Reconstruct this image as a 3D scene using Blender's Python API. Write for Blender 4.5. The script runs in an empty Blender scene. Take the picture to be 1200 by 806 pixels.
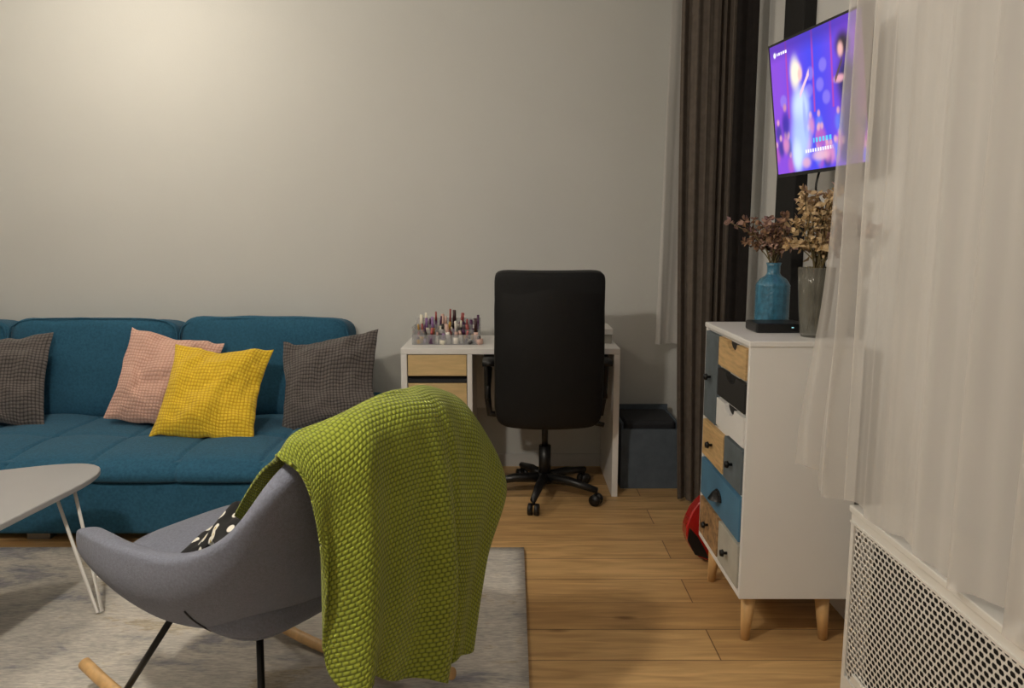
import bpy, math, random
import numpy as np
from mathutils import Vector, Matrix, noise
random.seed(7)
sc = bpy.context.scene
try:
    sc.view_settings.view_transform = 'Standard'
    sc.view_settings.look = 'None'
except Exception:
    pass

def lin(c):
    c = c/255.0
    return c/12.92 if c <= 0.04045 else ((c+0.055)/1.055)**2.4
def rgb(r, g, b):
    return (lin(r), lin(g), lin(b), 1.0)

# ------------------------------------------------------------ materials
def newmat(name):
    m = bpy.data.materials.new(name); m.use_nodes = True
    nt = m.node_tree
    return m, nt, nt.nodes['Principled BSDF']

def N(nt, typ, **kw):
    n = nt.nodes.new(typ)
    for k, v in kw.items():
        setattr(n, k, v)
    return n

def mat(name, col, rough=0.6, metal=0.0, var=0.12, nscale=6.0, bump=0.0, bscale=200.0, coord='Object', sheen=0.0, spec=0.5, stretch=(1, 1, 1), coat=0.0):
    m, nt, b = newmat(name)
    tc = N(nt, 'ShaderNodeTexCoord')
    mp = N(nt, 'ShaderNodeMapping'); mp.inputs['Scale'].default_value = stretch
    nt.links.new(tc.outputs[coord], mp.inputs['Vector'])
    no = N(nt, 'ShaderNodeTexNoise'); no.inputs['Scale'].default_value = nscale; no.inputs['Detail'].default_value = 5
    nt.links.new(mp.outputs[0], no.inputs['Vector'])
    cr = N(nt, 'ShaderNodeValToRGB')
    cr.color_ramp.elements[0].position = 0.3; cr.color_ramp.elements[1].position = 0.7
    cr.color_ramp.elements[0].color = tuple(c*(1-var) for c in col[:3])+(1,)
    cr.color_ramp.elements[1].color = tuple(min(1, c*(1+var)) for c in col[:3])+(1,)
    nt.links.new(no.outputs['Fac'], cr.inputs[0])
    nt.links.new(cr.outputs[0], b.inputs['Base Color'])
    b.inputs['Roughness'].default_value = rough
    b.inputs['Metallic'].default_value = metal
    b.inputs['Specular IOR Level'].default_value = spec
    if sheen: b.inputs['Sheen Weight'].default_value = sheen
    if coat: b.inputs['Coat Weight'].default_value = coat
    if bump:
        n2 = N(nt, 'ShaderNodeTexNoise'); n2.inputs['Scale'].default_value = bscale; n2.inputs['Detail'].default_value = 3
        nt.links.new(mp.outputs[0], n2.inputs['Vector'])
        bp = N(nt, 'ShaderNodeBump'); bp.inputs['Strength'].default_value = bump; bp.inputs['Distance'].default_value = 0.003
        nt.links.new(n2.outputs['Fac'], bp.inputs['Height'])
        nt.links.new(bp.outputs[0], b.inputs['Normal'])
    return m

def math_(nt, op, a, b_=None):
    n = N(nt, 'ShaderNodeMath', operation=op)
    for i, v in enumerate((a, b_)):
        if v is None: continue
        if isinstance(v, (int, float)): n.inputs[i].default_value = v
        else: nt.links.new(v, n.inputs[i])
    return n.outputs[0]

def waffle(name, col, dark, fu, fv, stagger=False, dist=0.006, rough=0.9, strength=0.8):
    """knitted waffle fabric, UV in metres; fu,fv = cells per metre"""
    m, nt, b = newmat(name)
    tc = N(nt, 'ShaderNodeTexCoord'); sp = N(nt, 'ShaderNodeSeparateXYZ')
    nt.links.new(tc.outputs['UV'], sp.inputs[0])
    V = math_(nt, 'MULTIPLY', sp.outputs[1], fv)
    U = math_(nt, 'MULTIPLY', sp.outputs[0], fu)
    if stagger:
        fl = math_(nt, 'FLOOR', V)
        U = math_(nt, 'ADD', U, math_(nt, 'MULTIPLY', fl, 0.5))
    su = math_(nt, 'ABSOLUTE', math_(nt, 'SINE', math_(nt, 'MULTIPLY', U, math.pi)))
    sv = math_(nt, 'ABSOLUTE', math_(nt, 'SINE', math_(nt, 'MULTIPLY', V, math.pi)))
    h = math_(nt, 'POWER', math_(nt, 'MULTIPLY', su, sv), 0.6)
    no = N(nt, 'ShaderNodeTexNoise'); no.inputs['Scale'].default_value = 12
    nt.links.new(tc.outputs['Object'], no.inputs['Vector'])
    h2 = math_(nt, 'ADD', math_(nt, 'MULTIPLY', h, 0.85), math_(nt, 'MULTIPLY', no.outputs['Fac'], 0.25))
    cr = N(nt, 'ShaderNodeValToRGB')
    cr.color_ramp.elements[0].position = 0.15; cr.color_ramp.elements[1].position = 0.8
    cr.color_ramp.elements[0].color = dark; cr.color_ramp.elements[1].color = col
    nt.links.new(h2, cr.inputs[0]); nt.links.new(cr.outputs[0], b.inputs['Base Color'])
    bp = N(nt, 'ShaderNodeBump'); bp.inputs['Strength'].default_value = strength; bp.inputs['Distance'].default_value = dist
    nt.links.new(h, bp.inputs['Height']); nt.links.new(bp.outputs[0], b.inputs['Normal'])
    b.inputs['Roughness'].default_value = rough
    b.inputs['Specular IOR Level'].default_value = 0.15
    b.inputs['Sheen Weight'].default_value = 0.15
    return m

M = {}
M['wall'] = mat('wall_paint', rgb(202, 203, 200), 0.85, var=0.025, nscale=1.5, bump=0.15, bscale=120, spec=0.2)
M['wallw'] = mat('wall_paint_white', rgb(204, 204, 202), 0.85, var=0.03, nscale=2, bump=0.1, bscale=120, spec=0.2)
M['ceil'] = mat('ceiling_paint', rgb(220, 218, 214), 0.9, var=0.02)
M['white'] = mat('white_lacquer', rgb(228, 227, 225), 0.35, var=0.02, nscale=3)
M['whitem'] = mat('white_metal', rgb(228, 226, 221), 0.4, var=0.03)
M['birch'] = mat('birch_veneer', rgb(205, 178, 128), 0.5, var=0.10, nscale=5, stretch=(2, 2, 14))
M['oakleg'] = mat('oak_leg', rgb(208, 168, 114), 0.45, var=0.14, nscale=8, stretch=(6, 6, 1))
M['drawerwood'] = mat('drawer_oldwood', rgb(192, 160, 112), 0.6, var=0.24, nscale=12, stretch=(1, 1, 8))
M['patwood'] = mat('drawer_patternwood', rgb(150, 118, 82), 0.6, var=0.55, nscale=45)
M['teal_d'] = mat('drawer_teal', rgb(70, 116, 146), 0.55, var=0.12, nscale=10)
M['slate_d'] = mat('drawer_slate', rgb(90, 100, 106), 0.55, var=0.22, nscale=14)
M['grey_d'] = mat('drawer_grey', rgb(176, 174, 164), 0.55, var=0.1, nscale=14)
M['dark_d'] = mat('drawer_dark', rgb(38, 38, 38), 0.55, var=0.15, nscale=14)
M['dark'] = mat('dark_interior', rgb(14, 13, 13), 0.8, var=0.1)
M['blackplastic'] = mat('black_plastic', rgb(16, 16, 17), 0.4, var=0.1)
M['leather'] = mat('black_leather', rgb(13, 13, 14), 0.55, var=0.12, bump=0.25, bscale=260, spec=0.3)
M['leather2'] = mat('black_mesh_fabric', rgb(26, 27, 28), 0.7, var=0.12, bump=0.4, bscale=500, spec=0.25)
M['blackmetal'] = mat('black_metal', rgb(20, 20, 20), 0.35, metal=0.4, var=0.1)
M['steel'] = mat('steel', rgb(150, 150, 150), 0.3, metal=0.9, var=0.1)
M['sofa'] = mat('sofa_blue_weave', rgb(46, 92, 118), 0.85, var=0.18, nscale=90, bump=0.5, bscale=420, sheen=0.08, spec=0.12)
M['chairfab'] = mat('armchair_grey_weave', rgb(115, 119, 133), 0.9, var=0.14, nscale=160, bump=0.6, bscale=500, sheen=0.1, spec=0.15)
M['piping'] = mat('seam_thread', rgb(50, 50, 56), 0.8)
M['browncurt'] = mat('brown_curtain_cloth', rgb(94, 86, 79), 0.85, var=0.12, nscale=30, bump=0.3, bscale=300, spec=0.15)
M['darkcurt'] = mat('dark_curtain_cloth', rgb(36, 33, 32), 0.85, var=0.12, nscale=30, spec=0.1)
M['tabletop'] = mat('table_grey_lacquer', rgb(168, 168, 169), 0.35, var=0.03)
M['storage'] = mat('storage_box_fabric', rgb(82, 93, 104), 0.8, var=0.12, nscale=20)
M['storage2'] = mat('storage_contents', rgb(26, 29, 36), 0.7, var=0.12)
M['red'] = mat('guitar_red', rgb(165, 22, 20), 0.2, var=0.2, nscale=4, coat=0.6)
M['fret'] = mat('guitar_fretboard', rgb(35, 22, 16), 0.4)
M['bluevase'] = mat('blue_ceramic', rgb(54, 110, 136), 0.3, var=0.3, nscale=55, coat=0.3, bump=0.8, bscale=90)
M['stem'] = mat('dry_stem', rgb(104, 92, 60), 0.8)
M['petal1'] = mat('dry_leaf_russet', rgb(142, 110, 84), 0.8, var=0.4, nscale=40)
M['petal2'] = mat('dry_petal_tan', rgb(194, 168, 128), 0.8, var=0.35, nscale=40)
M['petal3'] = mat('dry_petal_pink', rgb(150, 120, 106), 0.8, var=0.25, nscale=40)
M['glassdark'] = mat('night_glass', rgb(70, 70, 72), 0.08, var=0.1, nscale=1)

m, nt, b = newmat('ribbed_glass'); M['glass'] = m
tc = N(nt, 'ShaderNodeTexCoord'); wv = N(nt, 'ShaderNodeTexNoise'); wv.inputs['Scale'].default_value = 30
nt.links.new(tc.outputs['Object'], wv.inputs['Vector'])
cr = N(nt, 'ShaderNodeValToRGB'); cr.color_ramp.elements[0].color = rgb(86, 86, 78); cr.color_ramp.elements[1].color = rgb(138, 136, 126)
nt.links.new(wv.outputs['Fac'], cr.inputs[0]); nt.links.new(cr.outputs[0], b.inputs['Base Color'])
b.inputs['Roughness'].default_value = 0.15; b.inputs['Alpha'].default_value = 0.55
m, nt, b = newmat('clear_acrylic'); M['acryl'] = m
tc = N(nt, 'ShaderNodeTexCoord'); wv = N(nt, 'ShaderNodeTexNoise'); nt.links.new(tc.outputs['Object'], wv.inputs['Vector'])
mr = N(nt, 'ShaderNodeMapRange'); mr.inputs[3].default_value = 0.05; mr.inputs[4].default_value = 0.15
nt.links.new(wv.outputs['Fac'], mr.inputs[0]); nt.links.new(mr.outputs[0], b.inputs['Roughness'])
b.inputs['Base Color'].default_value = rgb(190, 192, 196); b.inputs['Alpha'].default_value = 0.32

# sheer curtain
def sheer(name, col, opac):
    m = bpy.data.materials.new(name); m.use_nodes = True; nt = m.node_tree
    nt.nodes.clear()
    out = N(nt, 'ShaderNodeOutputMaterial')
    tc = N(nt, 'ShaderNodeTexCoord'); no = N(nt, 'ShaderNodeTexNoise'); no.inputs['Scale'].default_value = 4
    mp = N(nt, 'ShaderNodeMapping'); mp.inputs['Scale'].default_value = (1, 4, 0.4)
    nt.links.new(tc.outputs['Object'], mp.inputs[0]); nt.links.new(mp.outputs[0], no.inputs['Vector'])
    cr = N(nt, 'ShaderNodeValToRGB')
    cr.color_ramp.elements[0].position = .3; cr.color_ramp.elements[1].position = .7
    cr.color_ramp.elements[0].color = tuple(x*.88 for x in col[:3])+(1,); cr.color_ramp.elements[1].color = col
    nt.links.new(no.outputs['Fac'], cr.inputs[0])
    d = N(nt, 'ShaderNodeBsdfDiffuse'); t = N(nt, 'ShaderNodeBsdfTranslucent'); tr = N(nt, 'ShaderNodeBsdfTransparent')
    nt.links.new(cr.outputs[0], d.inputs[0]); nt.links.new(cr.outputs[0], t.inputs[0])
    m1 = N(nt, 'ShaderNodeMixShader'); m1.inputs[0].default_value = 0.18
    nt.links.new(d.outputs[0], m1.inputs[1]); nt.links.new(t.outputs[0], m1.inputs[2])
    lw = N(nt, 'ShaderNodeLayerWeight'); lw.inputs['Blend'].default_value = 0.35
    mr = N(nt, 'ShaderNodeMapRange'); mr.inputs[3].default_value = opac; mr.inputs[4].default_value = min(1, opac+0.35)
    nt.links.new(lw.outputs['Facing'], mr.inputs[0])
    m2 = N(nt, 'ShaderNodeMixShader')
    nt.links.new(mr.outputs[0], m2.inputs[0]); nt.links.new(tr.outputs[0], m2.inputs[1]); nt.links.new(m1.outputs[0], m2.inputs[2])
    nt.links.new(m2.outputs[0], out.inputs[0])
    return m
M['sheer'] = sheer('sheer_voile', rgb(236, 232, 227), 0.47)
M['voile'] = sheer('voile_dense', rgb(212, 210, 207), 0.9)

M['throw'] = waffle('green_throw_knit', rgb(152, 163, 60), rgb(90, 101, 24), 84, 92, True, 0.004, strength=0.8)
M['p_yellow'] = waffle('yellow_waffle', rgb(238, 204, 64), rgb(204, 158, 28), 62, 62, False, 0.004)
M['p_pink'] = waffle('pink_waffle', rgb(226, 186, 170), rgb(198, 150, 134), 62, 62, False, 0.004)
M['p_grey'] = waffle('grey_waffle', rgb(108, 102, 100), rgb(54, 51, 51), 62, 62, False, 0.004)

m, nt, b = newmat('floral_black'); M['floral'] = m
tc = N(nt, 'ShaderNodeTexCoord'); vo = N(nt, 'ShaderNodeTexVoronoi'); vo.inputs['Scale'].default_value = 26
nt.links.new(tc.outputs['Object'], vo.inputs['Vector'])
cr = N(nt, 'ShaderNodeValToRGB'); e = cr.color_ramp.elements
e[0].position = 0.08; e[0].color = rgb(190, 170, 90); e[1].position = 0.6; e[1].color = rgb(16, 16, 18)
x = cr.color_ramp.elements.new(0.12); x.color = rgb(228, 224, 212)
x = cr.color_ramp.elements.new(0.30); x.color = rgb(228, 224, 212)
x = cr.color_ramp.elements.new(0.34); x.color = rgb(16, 16, 18)
nt.links.new(vo.outputs['Distance'], cr.inputs[0]); nt.links.new(cr.outputs[0], b.inputs['Base Color']); b.inputs['Roughness'].default_value = 0.9

# floor oak planks
m, nt, b = newmat('oak_planks'); M['floor'] = m
tc = N(nt, 'ShaderNodeTexCoord')
mp = N(nt, 'ShaderNodeMapping'); mp.inputs['Location'].default_value = (0.55, 0.06, 0)
nt.links.new(tc.outputs['Object'], mp.inputs[0])
bk = N(nt, 'ShaderNodeTexBrick'); bk.offset = 0.37
bk.inputs['Scale'].default_value = 1; bk.inputs['Brick Width'].default_value = 1.9; bk.inputs['Row Height'].default_value = 0.185
bk.inputs['Mortar Size'].default_value = 0.0024; bk.inputs['Mortar Smooth'].default_value = 0.4
bk.inputs['Color1'].default_value = rgb(208, 172, 120); bk.inputs['Color2'].default_value = rgb(184, 147, 98); bk.inputs['Mortar'].default_value = rgb(112, 82, 50)
nt.links.new(mp.outputs[0], bk.inputs['Vector'])
mp2 = N(nt, 'ShaderNodeMapping'); mp2.inputs['Scale'].default_value = (1.1, 11, 1); nt.links.new(tc.outputs['Object'], mp2.inputs[0])
g = N(nt, 'ShaderNodeTexNoise'); g.inputs['Scale'].default_value = 3; g.inputs['Detail'].default_value = 8; g.inputs['Distortion'].default_value = 1.0
nt.links.new(mp2.outputs[0], g.inputs['Vector'])
gr = N(nt, 'ShaderNodeValToRGB'); gr.color_ramp.elements[0].position = .32; gr.color_ramp.elements[1].position = .66
gr.color_ramp.elements[0].color = (0.68, 0.64, 0.58, 1); gr.color_ramp.elements[1].color = (1.05, 1.04, 1.02, 1)
nt.links.new(g.outputs['Fac'], gr.inputs[0])
mx = N(nt, 'ShaderNodeMixRGB', blend_type='MULTIPLY'); mx.inputs[0].default_value = 1
nt.links.new(bk.outputs['Color'], mx.inputs[1]); nt.links.new(gr.outputs[0], mx.inputs[2])
mp3 = N(nt, 'ShaderNodeMapping'); mp3.inputs['Scale'].default_value = (1.1, 3.2, 1); nt.links.new(tc.outputs['Object'], mp3.inputs[0])
kn = N(nt, 'ShaderNodeTexVoronoi'); kn.inputs['Scale'].default_value = 2.0; nt.links.new(mp3.outputs[0], kn.inputs['Vector'])
kr = N(nt, 'ShaderNodeValToRGB'); kr.color_ramp.elements[0].position = 0.03; kr.color_ramp.elements[1].position = 0.11
kr.color_ramp.elements[0].color = (0.42, 0.33, 0.26, 1); kr.color_ramp.elements[1].color = (1, 1, 1, 1)
nt.links.new(kn.outputs['Distance'], kr.inputs[0])
mx2 = N(nt, 'ShaderNodeMixRGB', blend_type='MULTIPLY'); mx2.inputs[0].default_value = 1
nt.links.new(mx.outputs[0], mx2.inputs[1]); nt.links.new(kr.outputs[0], mx2.inputs[2])
nt.links.new(mx2.outputs[0], b.inputs['Base Color'])
b.inputs['Roughness'].default_value = 0.42
bp = N(nt, 'ShaderNodeBump'); bp.inputs['Strength'].default_value = 0.25; bp.inputs['Distance'].default_value = 0.002
nt.links.new(bk.outputs['Fac'], bp.inputs['Height']); bp.invert = True; nt.links.new(bp.outputs[0], b.inputs['Normal'])

# rug
m, nt, b = newmat('distressed_rug'); M['rug'] = m
tc = N(nt, 'ShaderNodeTexCoord')
mpa = N(nt, 'ShaderNodeMapping'); mpa.inputs['Scale'].default_value = (1.0, 2.2, 1); nt.links.new(tc.outputs['Object'], mpa.inputs[0])
a = N(nt, 'ShaderNodeTexNoise'); a.inputs['Scale'].default_value = 2.2; a.inputs['Detail'].default_value = 10; a.inputs['Roughness'].default_value = 0.7; a.inputs['Distortion'].default_value = 0.5
nt.links.new(mpa.outputs[0], a.inputs['Vector'])
ra = N(nt, 'ShaderNodeValToRGB'); e = ra.color_ramp.elements
e[0].position = 0.32; e[0].color = rgb(128, 132, 144); e[1].position = 0.70; e[1].color = rgb(196, 191, 182)
x = e.new(0.40); x.color = rgb(158, 157, 160)
x = e.new(0.46); x.color = rgb(190, 186, 178)
x = e.new(0.57); x.color = rgb(206, 201, 192)
x = e.new(0.63); x.color = rgb(186, 175, 154)
nt.links.new(a.outputs['Fac'], ra.inputs[0])
fi = N(nt, 'ShaderNodeTexNoise'); fi.inputs['Scale'].default_value = 110; fi.inputs['Detail'].default_value = 2
mpb = N(nt, 'ShaderNodeMapping'); mpb.inputs['Scale'].default_value = (0.35, 1.6, 1); nt.links.new(tc.outputs['Object'], mpb.inputs[0]); nt.links.new(mpb.outputs[0], fi.inputs['Vector'])
rf = N(nt, 'ShaderNodeValToRGB'); rf.color_ramp.elements[0].position = .35; rf.color_ramp.elements[1].position = .65
rf.color_ramp.elements[0].color = (0.74, 0.74, 0.76, 1); rf.color_ramp.elements[1].color = (1.04, 1.04, 1.03, 1); nt.links.new(fi.outputs['Fac'], rf.inputs[0])
mx = N(nt, 'ShaderNodeMixRGB', blend_type='MULTIPLY'); mx.inputs[0].default_value = 1
nt.links.new(ra.outputs[0], mx.inputs[1]); nt.links.new(rf.outputs[0], mx.inputs[2]); nt.links.new(mx.outputs[0], b.inputs['Base Color'])
b.inputs['Roughness'].default_value = 0.95; b.inputs['Specular IOR Level'].default_value = 0.1
bp = N(nt, 'ShaderNodeBump'); bp.inputs['Strength'].default_value = 0.5; bp.inputs['Distance'].default_value = 0.003
nt.links.new(fi.outputs['Fac'], bp.inputs['Height']); nt.links.new(bp.outputs[0], b.inputs['Normal'])

# ------------------------------------------------------------ mesh helpers
def empty(name, loc=(0, 0, 0)):
    o = bpy.data.objects.new(name, None); sc.collection.objects.link(o); o.location = loc
    o.empty_display_size = 0.1
    return o

def obj(name, verts, faces, material, parent=None, smooth=False, uvs=None):
    me = bpy.data.meshes.new(name); me.from_pydata([tuple(v) for v in verts], [], faces)
    if uvs is not None:
        ul = me.uv_layers.new(name='UVMap')
        for l in me.loops:
            ul.data[l.index].uv = uvs[l.vertex_index]
    me.materials.append(material)
    if smooth:
        for p in me.polygons: p.use_smooth = True
    me.update()
    o = bpy.data.objects.new(name, me); sc.collection.objects.link(o)
    if parent: o.parent = parent
    return o

def box(name, x0, x1, y0, y1, z0, z1, material, parent=None, bevel=0.0, seg=2):
    v = [(x, y, z) for x in (x0, x1) for y in (y0, y1) for z in (z0, z1)]
    f = [(0, 1, 3, 2), (4, 6, 7, 5), (0, 4, 5, 1), (2, 3, 7, 6), (0, 2, 6, 4), (1, 5, 7, 3)]
    o = obj(name, v, f, material, parent)
    if bevel:
        md = o.modifiers.new('b', 'BEVEL'); md.width = bevel; md.segments = seg
        md.limit_method = 'ANGLE'
    return o

class MB:
    def __init__(s): s.v = []; s.f = []
    def add(s, v, f):
        n = len(s.v); s.v += [tuple(x) for x in v]; s.f += [tuple(i+n for i in t) for t in f]
    def tube(s, pts, radii, seg=10, cap=True):
        pts = [Vector(p) for p in pts]
        if isinstance(radii, (int, float)): radii = [radii]*len(pts)
        v = []; f = []
        prev = None
        for i, p in enumerate(pts):
            d = (pts[min(i+1, len(pts)-1)]-pts[max(i-1, 0)]).normalized()
            if prev is None:
                a = Vector((0, 0, 1)) if abs(d.z) < 0.9 else Vector((1, 0, 0))
                u = d.cross(a).normalized()
            else:
                u = (prev-d*prev.dot(d)).normalized()
            prev = u; w = d.cross(u)
            for k in range(seg):
                t = 2*math.pi*k/seg
                v.append(p+(u*math.cos(t)+w*math.sin(t))*radii[i])
        for i in range(len(pts)-1):
            for k in range(seg):
                k2 = (k+1) % seg
                f.append((i*seg+k, i*seg+k2, (i+1)*seg+k2, (i+1)*seg+k))
        if cap:
            f.append(tuple(range(seg-1, -1, -1))); f.append(tuple(range((len(pts)-1)*seg, len(pts)*seg)))
        s.add(v, f)
    def box(s, x0, x1, y0, y1, z0, z1):
        v = [(x, y, z) for x in (x0, x1) for y in (y0, y1) for z in (z0, z1)]
        s.add(v, [(0, 1, 3, 2), (4, 6, 7, 5), (0, 4, 5, 1), (2, 3, 7, 6), (0, 2, 6, 4), (1, 5, 7, 3)])
    def lathe(s, prof, cx=0, cy=0, seg=32, rib=0, nr=0):
        v = []; f = []
        for r, z in prof:
            for k in range(seg):
                t = 2*math.pi*k/seg
                rr = r*(1+rib*math.cos(nr*t)) if rib else r
                v.append((cx+rr*math.cos(t), cy+rr*math.sin(t), z))
        for i in range(len(prof)-1):
            for k in range(seg):
                k2 = (k+1) % seg
                f.append((i*seg+k, i*seg+k2, (i+1)*seg+k2, (i+1)*seg+k))
        f.append(tuple(range(seg-1, -1, -1)))
        s.add(v, f)
    def obj(s, name, material, parent=None, smooth=True):
        return obj(name, s.v, s.f, material, parent, smooth)

def grid(name, fn, nu, nv, material, parent=None, uvf=None, smooth=True, arc=None):
    v = []; uv = []
    for j in range(nv+1):
        for i in range(nu+1):
            u = i/nu; w = j/nv
            v.append(fn(u, w)); uv.append(uvf(u, w) if uvf else (u, w))
    if arc:
        V = [Vector(p) for p in v]
        for i in range(nu+1):
            s_ = 0.0
            for j in range(nv+1):
                if j: s_ += (V[j*(nu+1)+i]-V[(j-1)*(nu+1)+i]).length
                uv[j*(nu+1)+i] = (i/nu*arc, s_)
    f = [(j*(nu+1)+i, j*(nu+1)+i+1, (j+1)*(nu+1)+i+1, (j+1)*(nu+1)+i) for j in range(nv) for i in range(nu)]
    return obj(name, v, f, material, parent, smooth, uv)

def softbox(name, dx, dy, dz, n, material, mtx, parent=None, cuts=14, warp=None, noise_amp=0.0):
    import bmesh
    bm = bmesh.new(); bmesh.ops.create_cube(bm, size=2.0)
    bmesh.ops.subdivide_edges(bm, edges=bm.edges[:], cuts=cuts, use_grid_fill=True)
    for vt in bm.verts:
        p = vt.co
        k = (abs(p.x)**n+abs(p.y)**n+abs(p.z)**n)**(1/n)
        q = p/k
        q = Vector((q.x*dx/2, q.y*dy/2, q.z*dz/2))
        if warp: q = warp(q)
        if noise_amp:
            q += noise.noise_vector(q*6)*noise_amp
        vt.co = mtx @ q
    me = bpy.data.meshes.new(name); bm.to_mesh(me); bm.free()
    for p in me.polygons: p.use_smooth = True
    me.materials.append(material)
    o = bpy.data.objects.new(name, me); sc.collection.objects.link(o)
    if parent: o.parent = parent
    return o

def T(x, y, z): return Matrix.Translation((x, y, z))
def R(a, ax): return Matrix.Rotation(math.radians(a), 4, ax)

def catmull(P, t):
    n = len(P)-1
    x = min(max(t, 0), 1)*n; i = min(int(x), n-1); u = x-i
    p0 = P[max(i-1, 0)]; p1 = P[i]; p2 = P[i+1]; p3 = P[min(i+2, n)]
    if i == 0: p0 = p1*2-p2
    if i == n-1: p3 = p2*2-p1
    return 0.5*((2*p1)+(p2-p0)*u+(2*p0-5*p1+4*p2-p3)*u*u+(3*p1-p0-3*p2+p3)*u**3)

# ------------------------------------------------------------ room
XR = 1.15; YB = 4.15; XL = -3.9; YF = -1.6; ZC = 2.8
box('floor', XL, XR+0.2, YF, YB, -0.1, 0, M['floor'])
box('ceiling', XL, XR+0.2, YF, YB, ZC, ZC+0.1, M['ceil'])
box('wall_back', XL-0.1, XR+0.2, YB, YB+0.12, 0, ZC, M['wall'])
box('wall_left', XL-0.1, XL, YF, YB, 0, ZC, M['wallw'])
box('wall_front', XL-0.1, XR+0.2, YF-0.1, YF, 0, ZC, M['wallw'])
wr = MB()
wr.box(XR, XR+0.2, 1.62, YB, 0, ZC)
wr.box(XR, XR+0.2, YF, 0.1, 0, ZC)
wr.box(XR, XR+0.2, 0.1, 1.62, 0, 0.62)
wr.box(XR, XR+0.2, 0.1, 1.62, 2.45, ZC)
wr.obj('wall_right', M['wallw'], smooth=False)
w = empty('window_1')
fr = MB()
for a, b_ in ((0.1, 0.16), (0.82, 0.91), (1.56, 1.62)):
    fr.box(XR+0.06, XR+0.13, a, b_, 0.62, 2.45)
fr.box(XR+0.06, XR+0.13, 0.16, 1.56, 0.62, 0.69); fr.box(XR+0.06, XR+0.13, 0.16, 1.56, 2.38, 2.45)
fr.obj('frame', M['white'], w, False)
box('pane', XR+0.09, XR+0.10, 0.16, 1.56, 0.69, 2.38, M['glassdark'], w)
bb = MB(); bb.box(XR-0.012, XR, 2.02, YB-0.02, 0, 0.07)
bb.obj('baseboard_right', M['white'], smooth=False)
bb = MB(); bb.box(XL, XR-0.02, YB-0.012, YB, 0, 0.07)
bb.obj('baseboard_back', M['wallw'], smooth=False)
cl = empty('wall_column')
box('post', XR-0.05, XR-0.001, 2.98, 3.19, 0, ZC-0.005, M['dark'], cl, 0.004)
box('collar', XR-0.06, XR-0.001, 2.96, 3.21, 2.32, 2.36, M['blackmetal'], cl, 0.004)

# rug
def rugf(u, v):
    x = -3.0+3.05*u; y = 0.9+2.08*v
    return (x, y, 0.014+0.001*math.sin(x*9)*math.sin(y*7))
rg = grid('area_rug', rugf, 60, 40, M['rug'])
md = rg.modifiers.new('s', 'SOLIDIFY'); md.thickness = 0.012

# ------------------------------------------------------------ sofa
sofa = empty('sofa')
SX0, SX1 = -3.55, -0.70
prof = [(3.92, .36), (3.80, .372), (3.6, .375), (3.35, .376), (3.18, .372), (3.10, .360), (3.055, .335), (3.035, .305), (3.04, .28), (3.06, .268)]
profv = [Vector((0, a, b_)) for a, b_ in prof]
panels = [SX1-0.36*i for i in range(9)]
def seatf(u, v):
    x = SX0+(SX1-SX0)*u
    p = catmull(profv, v)
    d = min(abs(x-px) for px in panels)
    g = 0.013*math.exp(-(d/0.009)**2)
    puff = 0.011*(1-math.exp(-(d/0.09)**2))
    if abs(x-SX1) < 0.05 or abs(x-SX0) < 0.05:
        e = min(abs(x-SX1), abs(x-SX0)); puff -= 0.03*(1-e/0.05)**2
    dy = abs(p.y-3.42); g2 = 0.011*math.exp(-(dy/0.010)**2); puff -= 0.006*math.exp(-(dy/0.06)**2)
    nz = noise.noise(Vector((x*4, p.y*4, 0)))*0.006
    h = puff-g-g2+nz
    if p.z > 0.35: return (x, p.y, p.z+h)
    return (x, p.y-h*0.8, p.z)
grid('seat_cushion', seatf, 380, 100, M['sofa'], sofa)
box('seat_core', SX0+0.01, SX1-0.004, 3.07, 3.93, 0.26, 0.352, M['sofa'], sofa, 0.01)
box('base_panel', SX0, SX1-0.02, 3.06, 4.05, 0.035, 0.262, M['sofa'], sofa, 0.018, 3)
box('back_frame', SX0, SX1-0.17, 3.99, 4.12, 0.2, 0.78, M['sofa'], sofa, 0.04, 4)
box('back_base', SX0, SX1-0.01, 3.92, 4.12, 0.2, 0.44, M['sofa'], sofa, 0.03, 4)
cw = 0.895
for i in range(3):
    cx = -0.845-cw/2-i*(cw-0.002)
    def wp(q):
        t = q.z/0.26
        if t > 0: q = q+Vector((0, 0, -0.016*(abs(q.x)/(cw/2))**4*t))
        q.y += -0.02*(1-(q.x/(cw/2))**2)*(1-min(1, abs(t))**2) * (1 if q.y < 0 else 0)
        return q
    softbox('back_cushion_%d' % (i+1), cw-0.006, 0.24, 0.53, 9, M['sofa'], T(cx, 3.965, 0.602+0.010*(i == 0)) @ R(-9, 'X'), sofa, 22, wp, 0.012)
    q = MB(); pts = []
    for k in range(61):
        a = 2*math.pi*k/60; c_, s_ = math.cos(a), math.sin(a); kk = (abs(c_)**9+abs(s_)**9)**(1/9)
        pp = wp(Vector((c_/kk*(cw-0.012)/2, -0.112, s_/kk*0.515/2)))
        pts.append((T(cx, 3.965, 0.602) @ R(-9, 'X')) @ pp)
    q.tube(pts, 0.004, 6, False); q.obj('piping_%d' % (i+1), M['sofa'], sofa)
ft = MB()
for fx in (-3.3, -2.05, -1.0):
    ft.box(fx-0.05, fx+0.05, 3.10, 3.14, 0.0, 0.04)
    ft.box(fx-0.05, fx+0.05, 3.9, 3.94, 0.0, 0.04)
ft.obj('feet', M['steel'], sofa, False)

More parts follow.
